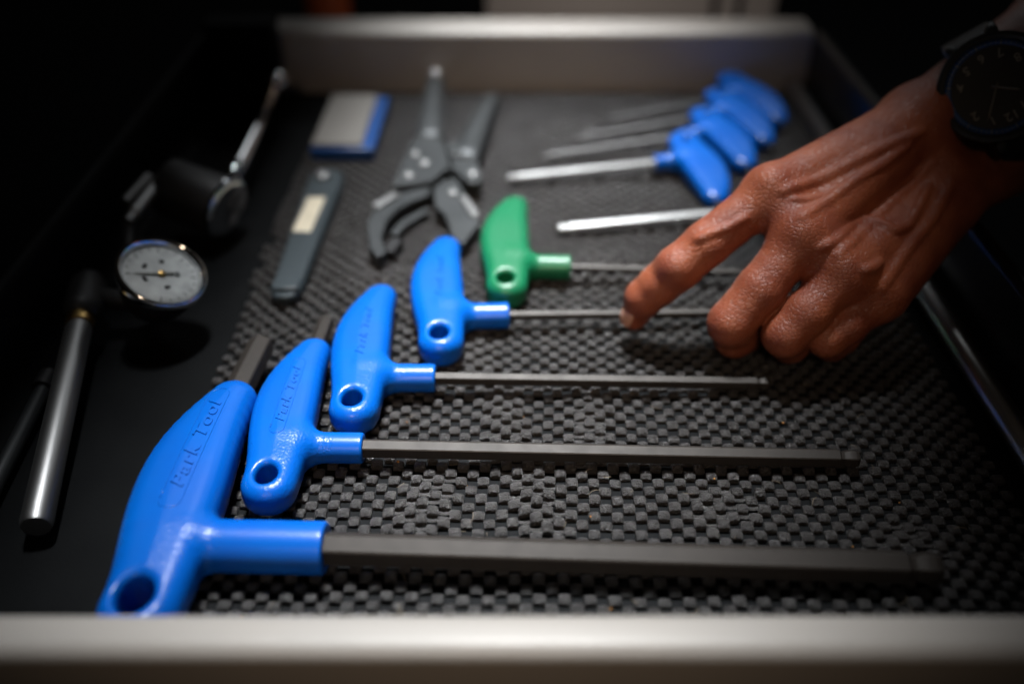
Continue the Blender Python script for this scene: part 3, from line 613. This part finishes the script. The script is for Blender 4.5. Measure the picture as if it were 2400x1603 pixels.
RIDGES = [([(11.16, 34.35, 7.63), (11.48, 34.46, 7.69), (11.83, 34.63, 7.71), (12.2, 34.87, 7.69), (12.55, 35.06, 7.7), (12.88, 35.16, 7.76), (13.18, 35.28, 7.86), (13.49, 35.4, 7.96), (13.79, 35.52, 8.06), (14.1, 35.64, 8.16), (14.4, 35.77, 8.26), (14.67, 35.88, 8.34), (14.94, 36.0, 8.42), (15.22, 36.12, 8.5), (15.49, 36.25, 8.58), (15.77, 36.38, 8.66), (16.11, 36.52, 8.73), (16.46, 36.67, 8.8), (16.82, 36.83, 8.86), (17.18, 37.01, 8.92), (17.54, 37.19, 8.98)], 0.17, 0.22), ([(11.72, 33.11, 7.08), (11.96, 33.25, 7.16), (12.24, 33.47, 7.2), (12.52, 33.71, 7.23), (12.81, 33.96, 7.26), (13.08, 34.14, 7.32), (13.31, 34.31, 7.41), (13.55, 34.47, 7.51), (13.79, 34.64, 7.6), (14.03, 34.81, 7.7), (14.27, 34.98, 7.79), (14.53, 35.12, 7.87), (14.79, 35.27, 7.95), (15.05, 35.42, 8.02), (15.32, 35.58, 8.09), (15.59, 35.74, 8.16), (15.83, 35.91, 8.25), (16.08, 36.08, 8.34), (16.34, 36.26, 8.43), (16.59, 36.43, 8.52), (16.84, 36.6, 8.61)], 0.15, 0.2), ([(13.19, 32.14, 5.92), (13.44, 32.32, 6.05), (13.74, 32.63, 6.1), (14.11, 33.09, 6.08), (14.49, 33.58, 6.03), (14.79, 33.86, 6.12), (15.14, 34.2, 6.23), (15.5, 34.55, 6.35), (15.86, 34.9, 6.46), (16.22, 35.26, 6.58), (16.59, 35.62, 6.7), (16.96, 35.98, 6.83), (17.33, 36.32, 6.96), (17.66, 36.59, 7.14), (17.92, 36.73, 7.38), (18.17, 36.84, 7.63)], 0.16, 0.25), ([(12.51, 32.36, 6.11), (12.63, 32.39, 6.16), (12.75, 32.43, 6.2), (12.88, 32.48, 6.24), (13.01, 32.55, 6.26), (13.15, 32.63, 6.28), (13.3, 32.77, 6.32), (13.46, 32.94, 6.34), (13.65, 33.18, 6.32), (13.86, 33.49, 6.26), (14.05, 33.74, 6.24), (14.21, 33.88, 6.23), (14.36, 33.98, 6.23), (14.5, 34.08, 6.25), (14.64, 34.17, 6.26), (14.78, 34.26, 6.28), (14.92, 34.26, 6.26), (15.05, 34.23, 6.26), (15.17, 34.19, 6.27), (15.28, 34.13, 6.29), (15.4, 34.08, 6.3), (15.5, 33.96, 6.3), (15.61, 33.86, 6.28), (15.72, 33.79, 6.25), (15.85, 33.73, 6.21), (15.98, 33.69, 6.16), (16.11, 33.76, 6.17), (16.24, 33.84, 6.18), (16.37, 33.91, 6.2), (16.49, 33.98, 6.21), (16.62, 34.05, 6.23), (16.74, 34.22, 6.31), (16.87, 34.39, 6.39), (17.0, 34.56, 6.48), (17.12, 34.74, 6.56), (17.26, 34.92, 6.63), (17.38, 35.1, 6.71), (17.5, 35.29, 6.79), (17.63, 35.48, 6.87), (17.76, 35.67, 6.94), (17.89, 35.87, 7.02)], 0.12, 0.22), ([(15.12, 31.68, 4.66), (15.34, 31.91, 4.85), (15.61, 32.26, 4.96), (15.89, 32.6, 5.08), (16.13, 32.88, 5.25), (16.37, 33.15, 5.42), (16.65, 33.43, 5.59), (16.94, 33.71, 5.76), (17.23, 34.0, 5.92), (17.53, 34.3, 6.09), (17.83, 34.6, 6.25), (18.05, 34.89, 6.43), (18.27, 35.19, 6.6), (18.5, 35.5, 6.77), (18.71, 35.79, 6.95), (18.91, 36.03, 7.15)], 0.15, 0.25), ([(14.16, 31.63, 5.49), (14.24, 31.66, 5.49), (14.33, 31.7, 5.49), (14.42, 31.74, 5.49), (14.51, 31.79, 5.48), (14.6, 31.85, 5.46), (14.68, 31.92, 5.48), (14.77, 32.01, 5.49), (14.86, 32.1, 5.49), (14.95, 32.2, 5.49), (15.05, 32.31, 5.49)], 0.13, 0.2), ([(7.73, 33.61, 5.76), (7.86, 33.6, 5.83), (7.98, 33.6, 5.9), (8.12, 33.62, 5.96), (8.25, 33.65, 6.01), (8.38, 33.68, 6.05), (8.52, 33.71, 6.09), (8.65, 33.74, 6.13), (8.79, 33.76, 6.17), (8.92, 33.78, 6.22), (9.05, 33.8, 6.26), (9.19, 33.85, 6.32), (9.32, 33.89, 6.39), (9.46, 33.93, 6.45), (9.59, 33.97, 6.51), (9.72, 34.02, 6.58)], 0.13, 0.18), ([(12.73, 34.32, 7.38), (12.61, 34.28, 7.37), (12.48, 34.23, 7.37), (12.35, 34.17, 7.37), (12.22, 34.1, 7.37), (12.09, 34.05, 7.37), (11.99, 34.04, 7.38), (11.89, 34.04, 7.39), (11.8, 34.04, 7.39), (11.7, 34.05, 7.4), (11.61, 34.05, 7.4)], 0.1, 0.14)]
HLO = (4.32, 29.96, -0.11)
HHI = (29.31, 46.4, 13.45)
lo, hi, hh = HLO, HHI, 0.085
def hand_field():
    P = grid(lo, hi, 4 * hh); coarse = hand_sdf(P)           # coarse pass, refined only near the surface
    n = tuple(4 * (k - 1) + 1 for k in coarse.shape); F = np.repeat(np.repeat(np.repeat(coarse, 4, 0), 4, 1), 4, 2)[:n[0], :n[1], :n[2]].copy()
    near = np.abs(F) < 4 * hh * 2.2
    I = np.argwhere(near); pts = (I * hh + np.asarray(lo)).astype(np.float32)
    F[near] = hand_sdf(pts); return F
V, Q = surface_nets(hand_field(), lo, hh)
hand = link('person', fast_mesh('hand', V - np.array(H0), Q), None, 'skin', H0)
tag(hand, 'tanned left hand reaching in from the right, index finger pointing down at a wrench shaft', 'person')
def nail(c, along, out, w, l):
    a = Vector(along).normalized(); n = Vector(out); n = (n - a * n.dot(a)).normalized(); s = a.cross(n); V, F = [], []
    k = 9
    for i in range(k):
        for j in range(k):
            x, y = -1 + 2 * i / (k - 1), -1 + 2 * j / (k - 1)
            X, Y = x * math.sqrt(1 - .42 * y * y), y * math.sqrt(1 - .42 * x * x)
            p = Vector(c) + s * (X * w) + a * (Y * l) - n * (.16 * X * X + .10 * Y * Y) ; V.append(tuple(p - Vector(H0)))
    for i in range(k - 1):
        for j in range(k - 1): F.append((i * k + j, (i + 1) * k + j, (i + 1) * k + j + 1, i * k + j + 1))
    o = link('fingernail', mesh('fingernail', V, F), hand, 'nail')
    md = o.modifiers.new('thick', 'SOLIDIFY'); md.thickness = .05 * S; md.offset = 0
for args in NAILS: nail(*args)

# ------------------------------------------------------------------ the wristwatch
def build_watch():
    c, n, up12 = Vector(WATCH[0]), Vector(WATCH[1]).normalized(), Vector(WATCH[2]); up12 = (up12 - n * n.dot(up12)).normalized(); rt = up12.cross(n)
    r = thing('wristwatch', 'black wristwatch with pale numerals worn on the wrist of the hand', 'watch', tuple(c)); loc = lambda p: tuple(Vector(p))
    at = lambda a, rr, h: tuple((up12 * math.cos(R(a)) + rt * math.sin(R(a))) * rr + n * h)
    V, F = lathe([(-1.0, 1.9), (-.9, 2.15), (-.3, 2.3), (-.1, 2.25)], (0, 0, 0), n, 56); auto_smooth(link('case', mesh('case', V, F), r, 'black'))
    V, F = lathe([(-.1, 2.2), (-.05, 2.33), (.08, 2.30), (.14, 2.15), (.06, 2.0), (-.06, 1.98)], (0, 0, 0), n, 64); auto_smooth(link('bezel', mesh('bezel', V, F[:-2]), r, 'greysteel'), 45)
    V, F = lathe([(-.08, 2.0), (-.05, 2.0)], (0, 0, 0), n, 56); dial = auto_smooth(link('dial', mesh('dial', V, F), r, 'ink'))
    V, F = lathe([(-.05, 1.98), (-.035, 1.98), (-.035, 1.74), (-.05, 1.74)], (0, 0, 0), n, 56); link('minute_ring', mesh('minute_ring', V, F[:-2]), r, 'bluering')
    for k in range(60):
        V, F = tube([at(k * 6, 1.80 if k % 5 else 1.74, -.025), at(k * 6, 1.95, -.025)], .014 if k % 5 else .03, 4); link('minute_mark', mesh('minute_mark', V, F), dial, 'lume')
    for k in (12, 1, 2, 4, 5, 6, 7, 8, 9, 10, 11):
        V, F = letters(str(k), .52, 0, .008); V = V - np.array([V[:, 0].mean(), V[:, 1].mean(), 0])
        p = np.array(at(k * 30, 1.38, -.03)); W_ = [tuple(p + np.array(rt) * x + np.array(up12) * y + np.array(n) * z * .3) for x, y, z in V]
        link('numeral', mesh('numeral', W_, F), dial, 'lume')
    for a, l, w_ in ((-52, .95, .06), (38, 1.4, .045)):
        V, F = tube([at(a, -.2, .0), at(a, l * .8, .0), at(a, l, .0)], [w_, w_, .01], 6); link('watch_hand', mesh('watch_hand', V, F), r, 'lume')
    V, F = lathe([(0, .2), (.06, .3), (.42, .3), (.48, .22)], at(90, 2.25, -.5), Vector(at(90, 1, 0)), 24); auto_smooth(link('crown', mesh('crown', V, F), r, 'steel'))
    for sgn, a in ((1, 20), (1, -20), (-1, 160), (-1, 200)):
        V, F = tube([at(a, 2.0, -.4), at(a, 2.5, -.55), at(a, 2.75, -.85)], [.3, .28, .2], 12); link('lug', mesh('lug', V, F), r, 'greysteel')
    # strap round the wrist
    rings = []; wc = c - n * 3.0
    for k in range(41):
        t = math.pi * 2 * k / 40; d = n * math.cos(t) * 2.35 + up12 * math.sin(t) * 3.0; q = (n * math.cos(t) + up12 * math.sin(t)).normalized()
        rings.append([tuple(wc - c + d + rt * x + q * h) for x, h in ((-1.0, 0), (1.0, 0), (1.0, .22), (-1.0, .22))])
    V, F = loft(rings, False); auto_smooth(link('strap', mesh('strap', V, F), r, 'black'), 40)
build_watch()
for me in bpy.data.meshes:
    if not me.users: bpy.data.meshes.remove(me)
